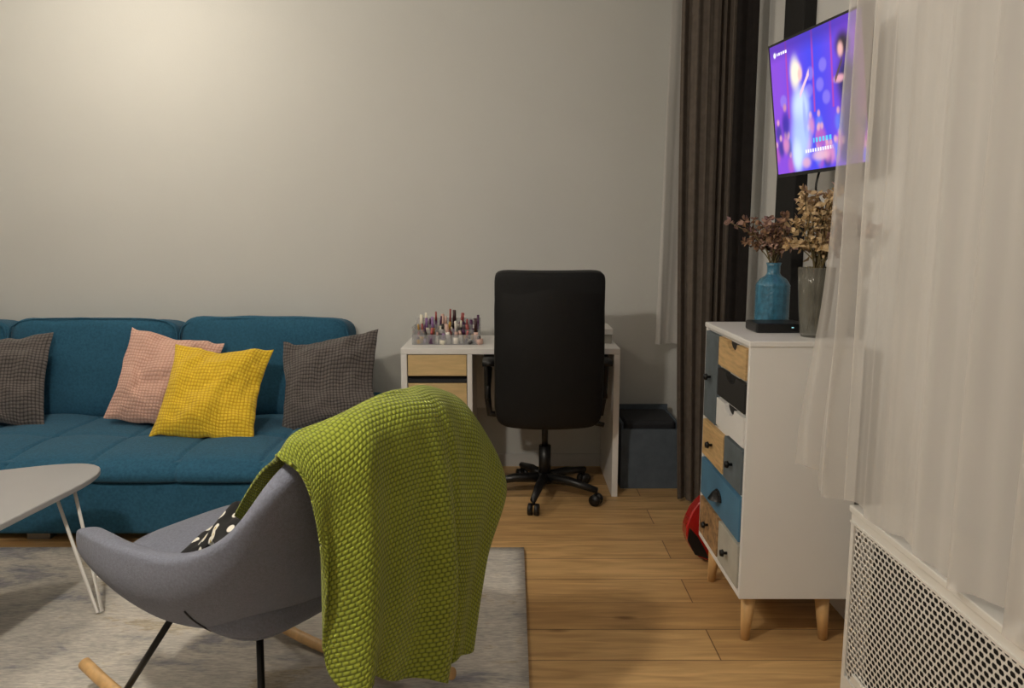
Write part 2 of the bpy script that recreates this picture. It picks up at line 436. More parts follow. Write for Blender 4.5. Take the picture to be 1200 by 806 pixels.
def pillow(name, size, thick, material, mtx, seed=0, n=44):
    V = []; UV = []; F = []
    h = size/2
    for side in (1, -1):
        for j in range(n+1):
            for i in range(n+1):
                x = 2*i/n-1; y = 2*j/n-1
                z = thick/2*((1-abs(x)**2.2)**0.55)*((1-abs(y)**2.2)**0.55) if abs(x) < 1 and abs(y) < 1 else 0
                xx = x*h*(1-0.08*(1-y*y)*abs(x)); yy = y*h*(1-0.08*(1-x*x)*abs(y))
                nz = noise.noise(Vector((x*1.6+seed, y*1.6, seed*3.1)))*0.04+noise.noise(Vector((x*4+seed, y*4, seed)))*0.016
                zz = side*z+nz*(0.5+z/thick)
                V.append(mtx @ Vector((xx+nz*0.5, yy+nz*0.4, zz))); UV.append((x*h, y*h))
    o = (n+1)**2
    for s_ in (0, 1):
        for j in range(n):
            for i in range(n):
                q = [s_*o+j*(n+1)+i, s_*o+j*(n+1)+i+1, s_*o+(j+1)*(n+1)+i+1, s_*o+(j+1)*(n+1)+i]
                F.append(tuple(q if s_ == 0 else q[::-1]))
    return obj(name, V, F, material, None, True, UV)
def pm(x, y, z, lean, roll, yaw=0): return T(x, y, z) @ R(yaw, 'Z') @ R(90-lean, 'X') @ R(roll, 'Z')
pillow('throw_pillow', 0.48, 0.15, M['p_grey'], pm(-2.55, 3.66, .590, 25, 2, 6), 1)
pillow('throw_pillow.001', 0.48, 0.15, M['p_pink'], pm(-1.73, 3.68, .588, 26, -10, 4), 2)
pillow('throw_pillow.002', 0.485, 0.16, M['p_yellow'], pm(-1.42, 3.49, .563, 34, -4, 0), 3)
pillow('throw_pillow.003', 0.485, 0.16, M['p_grey'], pm(-0.905, 3.66, .580, 27, 7, -6), 4)

# ------------------------------------------------------------ coffee table
ct = empty('coffee_table')
cor = [Vector((-1.46, 2.86)), Vector((-1.57, 1.62)), Vector((-2.52, 2.35))]
cen = sum(cor, Vector((0, 0)))/3
pts = []
for k in range(3):
    a = cor[k-1]; b_ = cor[k]; c_ = cor[(k+1) % 3]
    p0 = b_+(a-b_)*0.32; p2 = b_+(c_-b_)*0.32
    for t in np.linspace(0, 1, 14):
        pts.append(p0*(1-t)**2+b_*2*t*(1-t)+p2*t*t)
n = len(pts); tv = []
for z, s_ in [(0.428, 0.985), (0.433, 1.0), (0.447, 1.0), (0.450, 0.992)]:
    for p in pts:
        q = cen+(p-cen)*s_
        tv.append((q.x, q.y, z))
tf = [(l*n+i, l*n+(i+1) % n, (l+1)*n+(i+1) % n, (l+1)*n+i) for l in range(3) for i in range(n)]
tf.append(tuple(range(n-1, -1, -1))); tf.append(tuple(range(3*n, 4*n)))
obj('table_top', tv, tf, M['tabletop'], ct)
lg = MB()
for k, (fx, fy) in enumerate(((-1.415, 2.42), (-1.56, 1.85), (-2.2, 2.33))):
    foot = Vector((fx, fy, 0.022)); c3 = Vector((cen.x, cen.y, 0))
    d = (Vector((fx, fy, 0))-c3).normalized(); s_ = Vector((-d.y, d.x, 0))
    top = Vector((fx, fy, 0.43))-d*0.12
    wd_ = 0.06
    if k == 0: top = Vector((-1.57, 2.53, 0.43)); s_ = Vector((0.75, 0.65, 0)).normalized(); wd_ = 0.030
    lg.tube([top+s_*wd_, foot+s_*0.008, foot-s_*0.008, top-s_*wd_], 0.006, 8)
lg.obj('hairpin_legs', M['whitem'], ct)

# ------------------------------------------------------------ desk
dk = empty('desk')
DX0, DX1, DY0, DY1 = -0.545, 0.53, 3.63, 4.12
box('top', DX0, DX1, DY0, DY1, 0.725, 0.755, M['white'], dk, 0.003)
box('side_panel_right', DX1-0.03, DX1, DY0+0.0, DY1, 0.0, 0.725, M['white'], dk, 0.002)
box('side_panel_left', DX0, DX0+0.03, DY0, DY1, 0.0, 0.725, M['white'], dk, 0.002)
box('drawer_side', DX0+0.325, DX0+0.35, DY0, DY1-0.02, 0.16, 0.725, M['white'], dk, 0.002)
box('back_rail', DX0+0.03, DX1-0.03, DY1-0.02, DY1, 0.35, 0.725, M['white'], dk)
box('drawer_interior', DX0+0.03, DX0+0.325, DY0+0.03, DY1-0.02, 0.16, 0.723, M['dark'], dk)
box('drawer_front_1', DX0+0.034, DX0+0.322, DY0+0.002, DY0+0.02, 0.618, 0.722, M['birch'], dk, 0.002)
box('drawer_front_2', DX0+0.034, DX0+0.322, DY0+0.002, DY0+0.02, 0.39, 0.580, M['birch'], dk, 0.002)
box('drawer_shelf', DX0+0.034, DX0+0.322, DY0+0.008, DY0+0.03, 0.583, 0.600, M['storage2'], dk, 0.002)
box('drawer_front_3', DX0+0.034, DX0+0.322, DY0+0.002, DY0+0.02, 0.17, 0.375, M['birch'], dk, 0.002)

# makeup organizer
mo = empty('makeup_organizer')
ox, oy, oz = -0.335, 3.84, 0.755
ac = MB()
for (a, b_, c_, d, h_) in ((-0.17, -0.166, -0.08, 0.08, .09), (0.166, 0.17, -0.08, 0.08, .09), (-0.05, -0.047, -0.08, 0.08, .08), (0.05, 0.053, -0.08, 0.08, .08)):
    ac.box(ox+a, ox+b_, oy+c_, oy+d, oz, oz+h_)
ac.box(ox-0.17, ox+0.17, oy-0.084, oy-0.08, oz, oz+0.05)
ac.box(ox-0.17, ox+0.17, oy+0.08, oy+0.084, oz, oz+0.12)
ac.box(ox-0.17, ox+0.17, oy-0.030, oy-0.027, oz, oz+0.07)
ac.box(ox-0.17, ox+0.17, oy+0.025, oy+0.028, oz, oz+0.09)
ac.box(ox-0.17, ox+0.17, oy-0.084, oy+0.084, oz, oz+0.003)
ac.obj('acrylic_tray', M['acryl'], mo, False)
cols = [(140, 105, 160), (80, 40, 80), (225, 220, 212), (30, 26, 28), (165, 80, 78), (214, 178, 166), (234, 228, 210), (190, 150, 70), (60, 32, 38)]
cm = [mat('cosmetic_%d' % i, rgb(*c), 0.3, var=0.08) for i, c in enumerate(cols)]
bd = [MB() for _ in cols]
slots = []
for row in range(4):
    x = -0.15
    while x < 0.155:
        r = random.choice((0.007, 0.009, 0.012, 0.016, 0.020))
        slots.append((x+r, 0.060-0.042*row, row, r)); x += 2*r+0.002
for (sx, sy, row, r) in slots:
    k = random.randrange(len(cols)); x = ox+sx; y = oy+sy
    h = random.uniform(0.11, 0.185)-0.027*row
    if r > 0.013: h *= 0.85
    tl = (random.uniform(-.014, .014), random.uniform(-.008, .008))
    f_ = random.choice((0.45, 0.6, 0.7))
    m0 = (x+tl[0]*f_, y+tl[1]*f_, oz+h*f_); m1 = (x+tl[0], y+tl[1], oz+h)
    if r > 0.013:   # flask with shoulders and a narrow cap
        bd[k].tube([(x, y, oz+0.004), (x+tl[0]*f_*.9, y+tl[1]*f_*.9, oz+h*f_*.9), m0], [r, r, r*0.5], 14)
        bd[(k+3) % len(cols)].tube([m0, m1], [r*0.45, r*0.42], 12)
    else:
        bd[k].tube([(x, y, oz+0.004), m0], [r, r], 12)
        bd[(k+3) % len(cols)].tube([m0, m1], [r*0.85, r*0.7], 12)
for i, q in enumerate(bd):
    if q.v: q.obj('bottles_%d' % i, cm[i], mo)
pc = empty('desk_tray')
box('tray_body', 0.40, 0.51, 3.80, 4.02, 0.755, 0.80, M['grey_d'], pc, 0.004)
box('tray_lid', 0.395, 0.515, 3.79, 4.03, 0.801, 0.832, M['white'], pc, 0.004)

# ------------------------------------------------------------ storage bin (open topped)
sb = empty('storage_bin')
q = MB(); bx0, bx1, by0, by1, bz = 0.562, 0.862, 3.757, 4.085, 0.375
q.box(bx0, bx1, by0, by0+0.012, 0, bz-0.06); q.box(bx0, bx1, by1-0.012, by1, 0, bz)
q.box(bx0, bx0+0.012, by0+0.012, by1-0.012, 0, bz-0.03); q.box(bx1-0.012, bx1, by0+0.012, by1-0.012, 0, bz-0.03)
q.box(bx0+0.012, bx1-0.012, by0+0.012, by1-0.012, 0, 0.01)
q.obj('bin_walls', M['storage'], sb, False)
box('bin_contents', bx0+0.016, bx1-0.016, by0+0.02, by1-0.02, 0.01, bz-0.02, M['storage2'], sb, 0.02, 3)

# ------------------------------------------------------------ office chair
oc = empty('office_chair')
OX, OY = 0.165, 3.66
softbox('backrest', 0.510, 0.11, 0.735, 9, M['leather'], T(0.172, 3.425, 0.772) @ R(4, 'X'), oc, 22, lambda q: Vector((q.x*(1-0.02*max(0, q.z/0.36)), q.y+0.045*(q.x/0.25)**2-0.015*(1-(q.z/0.36)**2), q.z)), 0.003)
softbox('head_panel', 0.512, 0.112, 0.26, 10, M['leather2'], T(0.172, 3.404, 1.012) @ R(4, 'X'), oc, 16, lambda q: Vector((q.x*(0.985), q.y+0.045*(q.x/0.25)**2, q.z)))
softbox('seat', 0.50, 0.50, 0.11, 5, M['leather'], T(OX, OY+0.03, 0.475), oc, 14)
cb = MB()
cb.tube([(OX, OY, 0.10), (OX, OY, 0.26)], 0.030, 16); cb.tube([(OX, OY, 0.24), (OX, OY, 0.42)], 0.016, 12)
cb.tube([(OX, OY, 0.07), (OX, OY, 0.12)], [0.045, 0.035], 16)
cb.box(OX-0.09, OX+0.09, OY-0.12, OY+0.10, 0.405, 0.43)
cb.tube([(OX, OY-0.1, 0.42), (OX, OY-0.16, 0.43), (OX+0.004, OY-0.19, 0.55)], 0.018, 10)
cb.tube([(OX+0.05, OY-0.02, 0.41), (OX+0.26, OY-0.04, 0.39)], 0.006, 8)
cb.tube([(OX+0.22, OY-0.04, 0.39), (OX+0.29, OY-0.045, 0.375)], 0.013, 8)
for k in range(5):
    a = math.radians(-103+72*k); dx, dy = math.cos(a), math.sin(a)
    cb.tube([(OX, OY, 0.095), (OX+dx*0.15, OY+dy*0.15, 0.095), (OX+dx*0.29, OY+dy*0.29, 0.075)], [0.028, 0.022, 0.015], 10)
    wx, wy = OX+dx*0.285, OY+dy*0.285
    cb.tube([(wx, wy, 0.08), (wx, wy, 0.05)], 0.008, 8)
    for s_ in (-1, 1):
        px_, py_ = wx-dy*0.016*s_, wy+dx*0.016*s_
        cb.tube([(px_-(-dy)*0.009, py_-dx*0.009, 0.028), (px_+(-dy)*0.009, py_+dx*0.009, 0.028)], 0.028, 16)
cb.obj('base_and_casters', M['blackplastic'], oc)
ar = MB()
for s_ in (-1, 1):
    ax = OX+s_*0.275
    ar.tube([(OX+s_*0.2, OY-0.03, 0.425), (ax, OY-0.03, 0.43), (ax+s_*0.01, OY-0.04, 0.52), (ax+s_*0.01, OY-0.10, 0.66), (ax+s_*0.01, OY-0.10, 0.70)], 0.017, 10)
    ar.tube([(ax+s_*0.01, OY-0.1, 0.52), (ax, OY-0.02, 0.66)], 0.014, 10)
    ar.box(ax-0.03, ax+0.035, OY-0.17, OY+0.10, 0.69, 0.715)
ar.obj('armrests', M['blackplastic'], oc)

# ------------------------------------------------------------ drawer cabinet
cab = empty('drawer_cabinet')
CX0, CX1, CY0, CY1, CZ0, CZ1 = 0.722, 1.07, 2.25, 2.77, 0.155, 0.984
box('side_near', CX0, CX1, CY0, CY0+0.016, CZ0, CZ1-0.016, M['white'], cab, 0.002)
box('side_far', CX0, CX1, CY1-0.016, CY1, CZ0, CZ1-0.016, M['white'], cab, 0.002)
box('top', CX0-0.004, CX1+0.002, CY0-0.004, CY1+0.004, CZ1-0.018, CZ1, M['white'], cab, 0.003)
box('bottom', CX0, CX1, CY0+0.016, CY1-0.016, CZ0, CZ0+0.016, M['white'], cab, 0.002)
box('carcass', CX0+0.012, CX1-0.004, CY0+0.016, CY1-0.016, CZ0+0.016, CZ1-0.018, M['white'], cab)
L = CY1-CY0
def drawer(nm, t0, t1, z0, z1, m_, kind='knob'):
    y0 = CY0+L*t0; y1 = CY0+L*t1
    if kind == 'cut':
        ym = (y0+y1)/2; rr = 0.055; pts = [(y0, z0), (y1, z0), (y1, z1)]
        for k in range(9):
            a = math.pi*k/8
            pts.append((ym+rr*math.cos(a), z1-0.028*math.sin(a)))
        pts.append((y0, z1)); n = len(pts)
        v = [(CX0-0.004, p[0], p[1]) for p in pts]+[(CX0+0.0115, p[0], p[1]) for p in pts]
        f = [tuple(range(n)), tuple(range(2*n-1, n-1, -1))]+[(i, i+n, (i+1) % n+n, (i+1) % n) for i in range(n)]
        obj(nm, v, f, m_, cab)
        box(nm+'_gap', CX0+0.0105, CX0+0.0125, ym-rr, ym+rr, z1-0.03, z1-0.002, M['dark'], cab)
        return
    box(nm, CX0-0.004, CX0+0.013, y0, y1, z0, z1, m_, cab, 0.002)
    ym = (y0+y1)/2; zm = (z0+z1)/2
    h = MB()
    if kind == 'knob':
        h.tube([(CX0-0.004, ym, zm), (CX0-0.014, ym, zm), (CX0-0.018, ym, zm), (CX0-0.028, ym, zm)], [0.005, 0.005, 0.013, 0.010], 14)
    elif kind == 'cup':
        for k in range(10):
            a0 = math.pi*k/10; a1 = math.pi*(k+1)/10
            h.tube([(CX0-0.006, ym+0.04*math.cos(a0), zm-0.012+0.03*math.sin(a0)), (CX0-0.006, ym+0.04*math.cos(a1), zm-0.012+0.03*math.sin(a1))], 0.004, 8)
        h.lathe([(0.001, zm+0.018), (0.02, zm+0.014), (0.036, zm-0.012)], CX0-0.004, ym, 16)
    h.obj(nm+'_handle', M['blackmetal'], cab)
drawer('door_blue', .66, .965, .635, .955, M['slate_d'])
drawer('drawer_1', .045, .63, .858, .955, M['drawerwood'], 'cut')
drawer('drawer_2', .045, .63, .752, .846, M['dark_d'], 'cut')
drawer('drawer_3', .045, .63, .645, .740, M['white'], 'cut')
drawer('drawer_4', .45, .965, .49, .622, M['drawerwood'])
drawer('drawer_5', .045, .42, .49, .632, M['slate_d'])
drawer('drawer_6', .045, .965, .335, .475, M['teal_d'], 'cup')
drawer('drawer_7', .50, .965, .18, .322, M['patwood'])
drawer('drawer_8', .045, .47, .18, .322, M['grey_d'])
rv = MB()
for z in (.851, .746, .638, .485, .328): rv.box(CX0+0.009, CX0+0.0125, CY0+0.02, CY1-0.02, z-0.0035, z+0.0035)
rv.obj('reveals', M['grey_d'], cab, False)
lm = MB()
for (lx, ly, sx, sy) in ((CX0+0.045, CY0+0.045, -1, -1), (CX1-0.065, CY0+0.045, 1, -1), (CX0+0.045, CY1-0.075, -1, 1), (CX1-0.065, CY1-0.075, 1, 1)):
    lm.tube([(lx, ly, CZ0), (lx+sx*0.008, ly+sy*0.008, 0)], [0.024, 0.014], 16)
lm.obj('legs', M['oakleg'], cab)

rt = empty('set_top_box')
box('case', 0.80, 0.965, 2.44, 2.56, 0.985, 1.016, M['blackplastic'], rt, 0.006, 3)
m, nt, b = newmat('led_cyan'); b.inputs['Emission Color'].default_value = rgb(90, 200, 220); b.inputs['Emission Strength'].default_value = 1
box('led', 0.915, 0.922, 2.4385, 2.4405, 1.001, 1.004, m, rt)

# vases + dried flowers
def dried(parent, base, targets, mats, size, seed, npet):
    rnd = random.Random(seed)
    st = MB(); pb = [MB() for _ in mats]
    for (tx, ty, tz, k) in targets:
        b0 = Vector(base)+Vector((rnd.uniform(-.012, .012), rnd.uniform(-.012, .012), 0)); e_ = Vector((tx, ty, tz))
        mid = (b0+e_)/2+Vector((rnd.uniform(-.02, .02), rnd.uniform(-.02, .02), 0.02))
        P = [b0+Vector((0, 0, -0.1)), b0, mid, e_]
        cu = [catmull(P, t/10) for t in range(11)]
        st.tube(cu, 0.0018, 6)
        spots = [(e_, npet)]
        for _ in range(4):
            t = rnd.uniform(0.55, 0.95); spots.append((catmull(P, t)+Vector((rnd.uniform(-.018, .018), rnd.uniform(-.018, .018), rnd.uniform(-.01, .01))), max(2, npet//3)))
        for c_, num in spots:
            for _ in range(num):
                d = Vector((rnd.gauss(0, 1), rnd.gauss(0, 1), rnd.gauss(0.2, 1))).normalized()
                u = d.orthogonal().normalized(); w_ = d.cross(u)
                r0 = size*rnd.uniform(.4, 1.0)
                c0 = c_+d*size*0.12
                pts = []
                for (a, l, cup) in ((0, 0, 0), (.34, .35, .10), (.38, .7, .22), (0, 1.0, .45), (-.38, .7, .22), (-.34, .35, .10)):
                    pts.append(c0+d*(l*r0)+u*(a*r0)+w_*(cup*r0*rnd.uniform(.2, 1.8)))
                ctr = c0+d*(.55*r0)
                pb[k].add([ctr]+pts, [(0, i+1, (i+1) % 6+1) for i in range(6)])
    st.obj('stems', M['stem'], parent)
    for i, q in enumerate(pb):
        if q.v: q.obj('blossoms_%d' % i, mats[i], parent, False)

bv = empty('blue_vase')
q = MB(); cx, cy, z0 = 0.925, 2.665, 0.984
q.lathe([(0.05, z0), (0.056, z0+0.006)]+[(0.057+(0.0012 if i % 2 else -0.0012), z0+0.01+i*0.0045) for i in range(30)]+[(0.054, z0+0.150), (0.044, z0+0.165), (0.028, z0+0.176), (0.022, z0+0.185), (0.022, z0+0.21), (0.026, z0+0.222), (0.022, z0+0.222), (0.018, z0+0.2)], cx, cy, 60, 0.02, 20)
q.obj('vase_body', M['bluevase'], bv)
rnd = random.Random(3); tg = []
for i in range(20):
    tg.append((cx+rnd.uniform(-.09, .055), cy+rnd.uniform(-.07, .06), 1.235+rnd.uniform(0.01, .135), 0 if i % 4 else 1))
tg.append((cx-0.165, cy-0.02, 1.345, 1)); tg.append((cx-0.11, cy, 1.35, 0))
dried(bv, (cx, cy, z0+0.215), tg, [M['petal1'], M['petal3']], 0.024, 11, 13)

gv = empty('glass_vase')
q = MB(); cx, cy = 0.955, 2.36
q.lathe([(0.036, z0), (0.040, z0+0.01), (0.047, z0+0.08), (0.052, z0+0.16), (0.055, z0+0.218), (0.052, z0+0.218), (0.049, z0+0.16), (0.044, z0+0.08), (0.037, z0+0.012)], cx, cy, 72, 0.03, 18)
q.obj('vase_body', M['glass'], gv)
tg = []
for i in range(22):
    tg.append((cx+rnd.uniform(-.095, .05), cy+rnd.uniform(-.06, .05), 1.27+rnd.uniform(0.0, .165), 0))
for i in range(7):
    tg.append((cx+rnd.uniform(.05, .14), cy+rnd.uniform(-.08, .0), 1.28+rnd.uniform(0.0, .09), 1))
dried(gv, (cx, cy, z0+0.205), tg, [M['petal2'], M['petal3']], 0.028, 5, 13)
q = MB()
for i in range(12):
    a = i*0.9; q.tube([(cx+0.02*math.cos(a), cy+0.02*math.sin(a), z0+0.015), (cx+0.03*math.cos(a+2), cy+0.03*math.sin(a+2), z0+0.22)], 0.002, 6)
q.obj('lower_stems', M['stem'], gv)

# ------------------------------------------------------------ guitar leaning behind the cabinet
gt = empty('guitar')
gp = [(0, -.24), (.12, -.235), (.185, -.15), (.17, -.05), (.118, .03), (.125, .10), (.14, .15), (.11, .215), (.03, .235)]
right = [Vector((a, b_, 0)) for a, b_ in gp]
pr = [catmull(right, t/24) for t in range(25)]
outl = [(p.x, p.y) for p in pr]+[(-p.x, p.y) for p in pr[::-1]]
outl = outl[:-1]
n = len(outl)
GM = T(0.895, 2.90, 0.244) @ R(7, 'Y') @ R(90-5, 'X')
v = []
for z, s_ in ((-.035, .97), (-.03, 1), (.03, 1), (.035, .97)):
    v += [GM @ Vector((a*s_, b_*s_, z)) for a, b_ in outl]
f = [(l*n+i, l*n+(i+1) % n, (l+1)*n+(i+1) % n, (l+1)*n+i) for l in range(3) for i in range(n)]
f += [tuple(range(n-1, -1, -1)), tuple(range(3*n, 4*n))]
obj('body', v, f, M['red'], gt)
q = MB(); q.box(-.022, .022, .1, .52, .036, .05); q.box(-.03, .03, .52, .63, .03, .045)
q.box(-.05, .05, -.12, -.10, .036, .048)
q.v = [tuple(GM @ Vector(p)) for p in q.v]; q.obj('neck', M['fret'], gt, False)
q = MB(); q.lathe([(0.045, 0.0355), (0.001, 0.0365)], 0, 0.03, 24)
q.v = [tuple(GM @ Vector(p)) for p in q.v]; q.obj('sound_hole', M['dark'], gt, False)
pg = [(-.176, -.12), (-.178, -.17), (-.14, -.225), (-.08, -.236), (-.11, -.19), (-.14, -.15)]
v = [GM @ Vector((a, b_, .0362)) for a, b_ in pg]+[GM @ Vector((a, b_, .0385)) for a, b_ in pg]
obj('pick_guard', v, [tuple(range(6)), tuple(range(11, 5, -1))]+[(i, (i+1) % 6, (i+1) % 6+6, i+6) for i in range(6)], M['blackplastic'], gt)

# ------------------------------------------------------------ TV
tvp = empty('wall_television')
wx = Vector((.0995, -.485, 0)).normalized(); up = Vector((-.138, 0, .99)); up = (up-wx*up.dot(wx)).normalized(); nz = wx.cross(up)
ctr = (Vector((.912, 2.771, 1.955))+Vector((.9615, 2.771, 1.512))+Vector((.998, 2.286, 1.958))+Vector((1.075, 2.286, 1.512)))/4
TM = Matrix(((wx.x, up.x, nz.x, ctr.x), (wx.y, up.y, nz.y, ctr.y), (wx.z, up.z, nz.z, ctr.z), (0, 0, 0, 1)))
W2, H2 = 0.258, 0.229
q = MB(); q.box(-W2, W2, -H2, H2, -0.03, 0.0)
q.v = [tuple(TM @ Vector(p)) for p in q.v]; bo = q.obj('bezel', M['blackplastic'], tvp, False)
q = MB(); q.box(-0.10, 0.10, -0.10, 0.10, -0.05, -0.03)
q.v = [tuple(TM @ Vector(p)) for p in q.v]; q.obj('back_box', M['blackplastic'], tvp, False)
q = MB(); q.tube([TM @ Vector((0, 0, -0.04)), (XR, 2.56, 1.74)], 0.018, 10); q.box(XR-0.012, XR, 2.50, 2.62, 1.64, 1.84)
q.obj('wall_arm', M['blackmetal'], tvp, False)
def blob(x, y, cx, cy, rx, ry, p=2): return np.exp(-(((x-cx)/rx)**2+((y-cy)/ry)**2)**p)
nu, nv = 300, 240
us = np.linspace(0, 1, nu+1); vs = np.linspace(0, 1, nv+1)
U, Vv = np.meshgrid(us, vs)
bg1 = np.array([0.05, 0.05, 0.66]); bg2 = np.array([0.20, 0.055, 0.56])
mixf = np.clip(0.5+0.5*np.sin(U*7+1.2), 0, 1)[..., None]
colr = bg1*(1-mixf)+bg2*mixf
def lay(mask, c, k=1.0):
    global colr
    m_ = np.clip(mask*k, 0, 1)[..., None]; colr = colr*(1-m_)+np.array(c)*m_
lay(np.clip((U-0.88)/0.12, 0, 1)*(0.3+0.7*(1-Vv)), (0.62, 0.06, 0.26), 0.95)
for cx_ in (0.20, 0.50, 0.70): lay(np.exp(-((U-cx_+0.02*(1-Vv))/0.009)**2)*(Vv > 0.42), (0.40, 0.04, 0.26), 0.8)
for cx_, cy_ in ((.13, .56), (.44, .58), (.56, .60), (.46, .70), (.60, .73), (.62, .50)):
    lay(blob(U, Vv, cx_, cy_, .042, .050, 4), (0.26, 0.20, 0.70), .55)
lay(np.clip((Vv-.86)/.1, 0, 1), (0.05, 0.02, 0.30), .7)
rr = np.random.RandomState(4)
for i in range(40):
    cx_ = rr.uniform(0, 1); cy_ = rr.uniform(0.04, 0.34)
    c_ = [(0.35, 0.08, 0.42), (0.04, 0.03, 0.25), (0.55, 0.2, 0.42), (0.10, 0.16, 0.7)][i % 4]
    lay(blob(U, Vv, cx_, cy_, .04, .07), c_, .9); lay(blob(U, Vv, cx_, cy_+.08, .017, .025), (0.62, 0.32, 0.42), .85)
lay(blob(U, Vv, .14, .38, .05, .10), (0.03, 0.02, 0.28), .9); lay(blob(U, Vv, .14, .51, .022, .03), (0.45, 0.2, 0.35))
sing = (0.50, 0.62, 0.95)
lay(blob(U, Vv, .33, .48, .10, .15), sing); lay(blob(U, Vv, .31, .25, .11, .20), (0.36, 0.47, 0.88)); lay(blob(U, Vv, .26, .12, .06, .12), sing)
lay(blob(U, Vv, .37, .40, .02, .14), (0.25, 0.3, 0.75), .7)
lay(blob(U, Vv, .32, .74, .05, .07), (0.8, 0.5, 0.48)); lay(blob(U, Vv, .29, .74, .055, .12), (0.85, 0.80, 0.60), .9); lay(blob(U, Vv, .345, .72, .026, .045), (0.75, 0.45, 0.42))
lay((np.abs((Vv-.60)-(U-.36)*1.3) < .022)*(U > .33)*(U < .45), (0.75, 0.5, 0.6), .9)
lay(blob(U, Vv, .83, .58, .10, .17), (0.02, 0.02, 0.08)); lay(blob(U, Vv, .83, .30, .08, .22), (0.02, 0.02, 0.13))
lay(blob(U, Vv, .81, .82, .075, .09), (0.03, 0.02, 0.03)); lay(blob(U, Vv, .785, .79, .028, .05), (0.7, 0.38, 0.36))
lay(blob(U, Vv, .76, .60, .055, .028), (0.65, 0.32, 0.38), .95); lay((np.abs((Vv-.66)-(U-.76)*1.6) < .02)*(U > .72)*(U < .80), (0.08, 0.05, 0.05), .9)
lay(blob(U, Vv, .52, .10, .09, .04), (0.7, 0.42, 0.5), .8); lay(blob(U, Vv, .36, .06, .05, .04), (0.65, 0.35, 0.45), .8)
lay((np.abs(Vv-.145) < .012)*(U > .34)*(U < .66)*(np.sin(U*230) > -.3), (0.8, 0.8, 0.9), .95)
lay((np.abs(Vv-.215) < .017)*(U > .45)*(U < .66)*(np.sin(U*170) > -.5), (0.08, 0.5, 0.75), .9)
lay((np.abs(Vv-.925) < .010)*(U > .09)*(U < .22)*(np.sin(U*230) > -.4), (0.9, 0.9, 1.0), .95); lay(blob(U, Vv, .06, .925, .015, .02), (0.95, 0.95, 1.0))
sw, sh = W2-0.010, H2-0.010
verts = []
for j in range(nv+1):
    for i in range(nu+1):
        verts.append(TM @ Vector(((2*us[i]-1)*sw, (2*vs[j]-1)*sh+0.002, 0.0012)))
faces = [(j*(nu+1)+i, j*(nu+1)+i+1, (j+1)*(nu+1)+i+1, (j+1)*(nu+1)+i) for j in range(nv) for i in range(nu)]
m, nt, b = newmat('tv_picture')
at = N(nt, 'ShaderNodeAttribute'); at.attribute_name = 'pic'
nt.links.new(at.outputs['Color'], b.inputs['Emission Color']); b.inputs['Emission Strength'].default_value = 1.4
b.inputs['Base Color'].default_value = (0.01, 0.01, 0.01, 1); b.inputs['Roughness'].default_value = 0.45
b.inputs['Specular IOR Level'].default_value = 0.2
so = obj('screen', verts, faces, m, tvp)
ca = so.data.color_attributes.new('pic', 'FLOAT_COLOR', 'POINT')
buf = np.ones((len(verts), 4), dtype=np.float32); buf[:, :3] = np.clip(colr, 0, 1).reshape(-1, 3)
ca.data.foreach_set('color', buf.ravel())
q = MB()
P = [Vector(p) for p in ((1.06, 2.62, 1.56), (1.04, 2.62, 1.46), (1.08, 2.64, 1.38), (1.10, 2.66, 1.25), (1.11, 2.68, 1.02))]
q.tube([catmull(P, t/24) for t in range(25)], 0.004, 8); q.obj('cable', M['blackplastic'], tvp)

# ------------------------------------------------------------ curtains
def pleat(name, path, z0, z1, waves, amp, material, botflare=0.0, nu=220, nv=30, seed=0, hem=None, xoff=None):
    P = [Vector(p) for p in path]
    def fn(u, v):
        p = catmull(P, u); d = (catmull(P, min(1, u+.01))-catmull(P, max(0, u-.01))).normalized(); n_ = Vector((d.y, -d.x))
        z = z0+(z1-z0)*v
        a = amp*(0.55+0.45*math.sin(u*11.1+seed))*(1+botflare*(1-v))
        ph = waves*2*math.pi*(u+0.016*math.sin(u*17+seed))+0.5*math.sin(v*2+u*4)
        off = a*math.sin(ph)+a*0.3*math.sin(ph*2.3+v*1.5)
        if hem: z += hem(u)*(1-v)
        q_ = Vector((p.x, p.y, 0))+Vector((n_.x, n_.y, 0))*off
        if xoff: q_.x += xoff(u, v)
        return (q_.x, q_.y, z)
    return grid(name, fn, nu, nv, material)
bc = empty('brown_curtain')
o = pleat('drape', [(0.765, 3.56), (0.87, 3.52), (0.95, 3.54), (1.02, 3.50)], 0.02, 2.74, 6, 0.018, M['browncurt'], 0.25, xoff=lambda u, v: 0.05*(1-v)**2*(1-u)); o.parent = bc
o = pleat('drape_edge', [(1.00, 3.50), (1.05, 3.46), (1.09, 3.48)], 0.02, 2.74, 2, 0.018, M['darkcurt'], 0.2); o.parent = bc
o = pleat('voile_curtain', [(0.775, 4.03), (0.86, 4.05), (0.95, 4.03)], 0.72, 2.74, 1.4, 0.014, M['voile'], 0.6, xoff=lambda u, v: 0.04*v); o.parent = bc
sc_path = [(0.905, 2.10), (0.925, 1.95), (0.928, 1.6), (0.930, 1.2), (0.930, 0.7), (0.935, 0.1)]
def hem(u):
    return 0.07*math.exp(-(u/0.05)**2)+0.010*math.sin(u*40)
def xo(u, v):
    z = 0.575+(2.7-0.575)*v
    g_ = math.exp(-(u/0.09)**2)
    return -0.055*g_*math.exp(-((z-0.6)/0.38)**2)+0.02*g_*max(0, (z-1.4))
pleat('sheer_curtain', sc_path, 0.578, 2.7, 13, 0.030, M['sheer'], 0.1, nu=620, nv=40, seed=1.4, hem=hem, xoff=xo)
cr_ = empty('curtain_rail')
q = MB(); q.box(0.88, 0.98, -0.2, 3.62, 2.74, ZC); q.obj('track', M['white'], cr_, False)

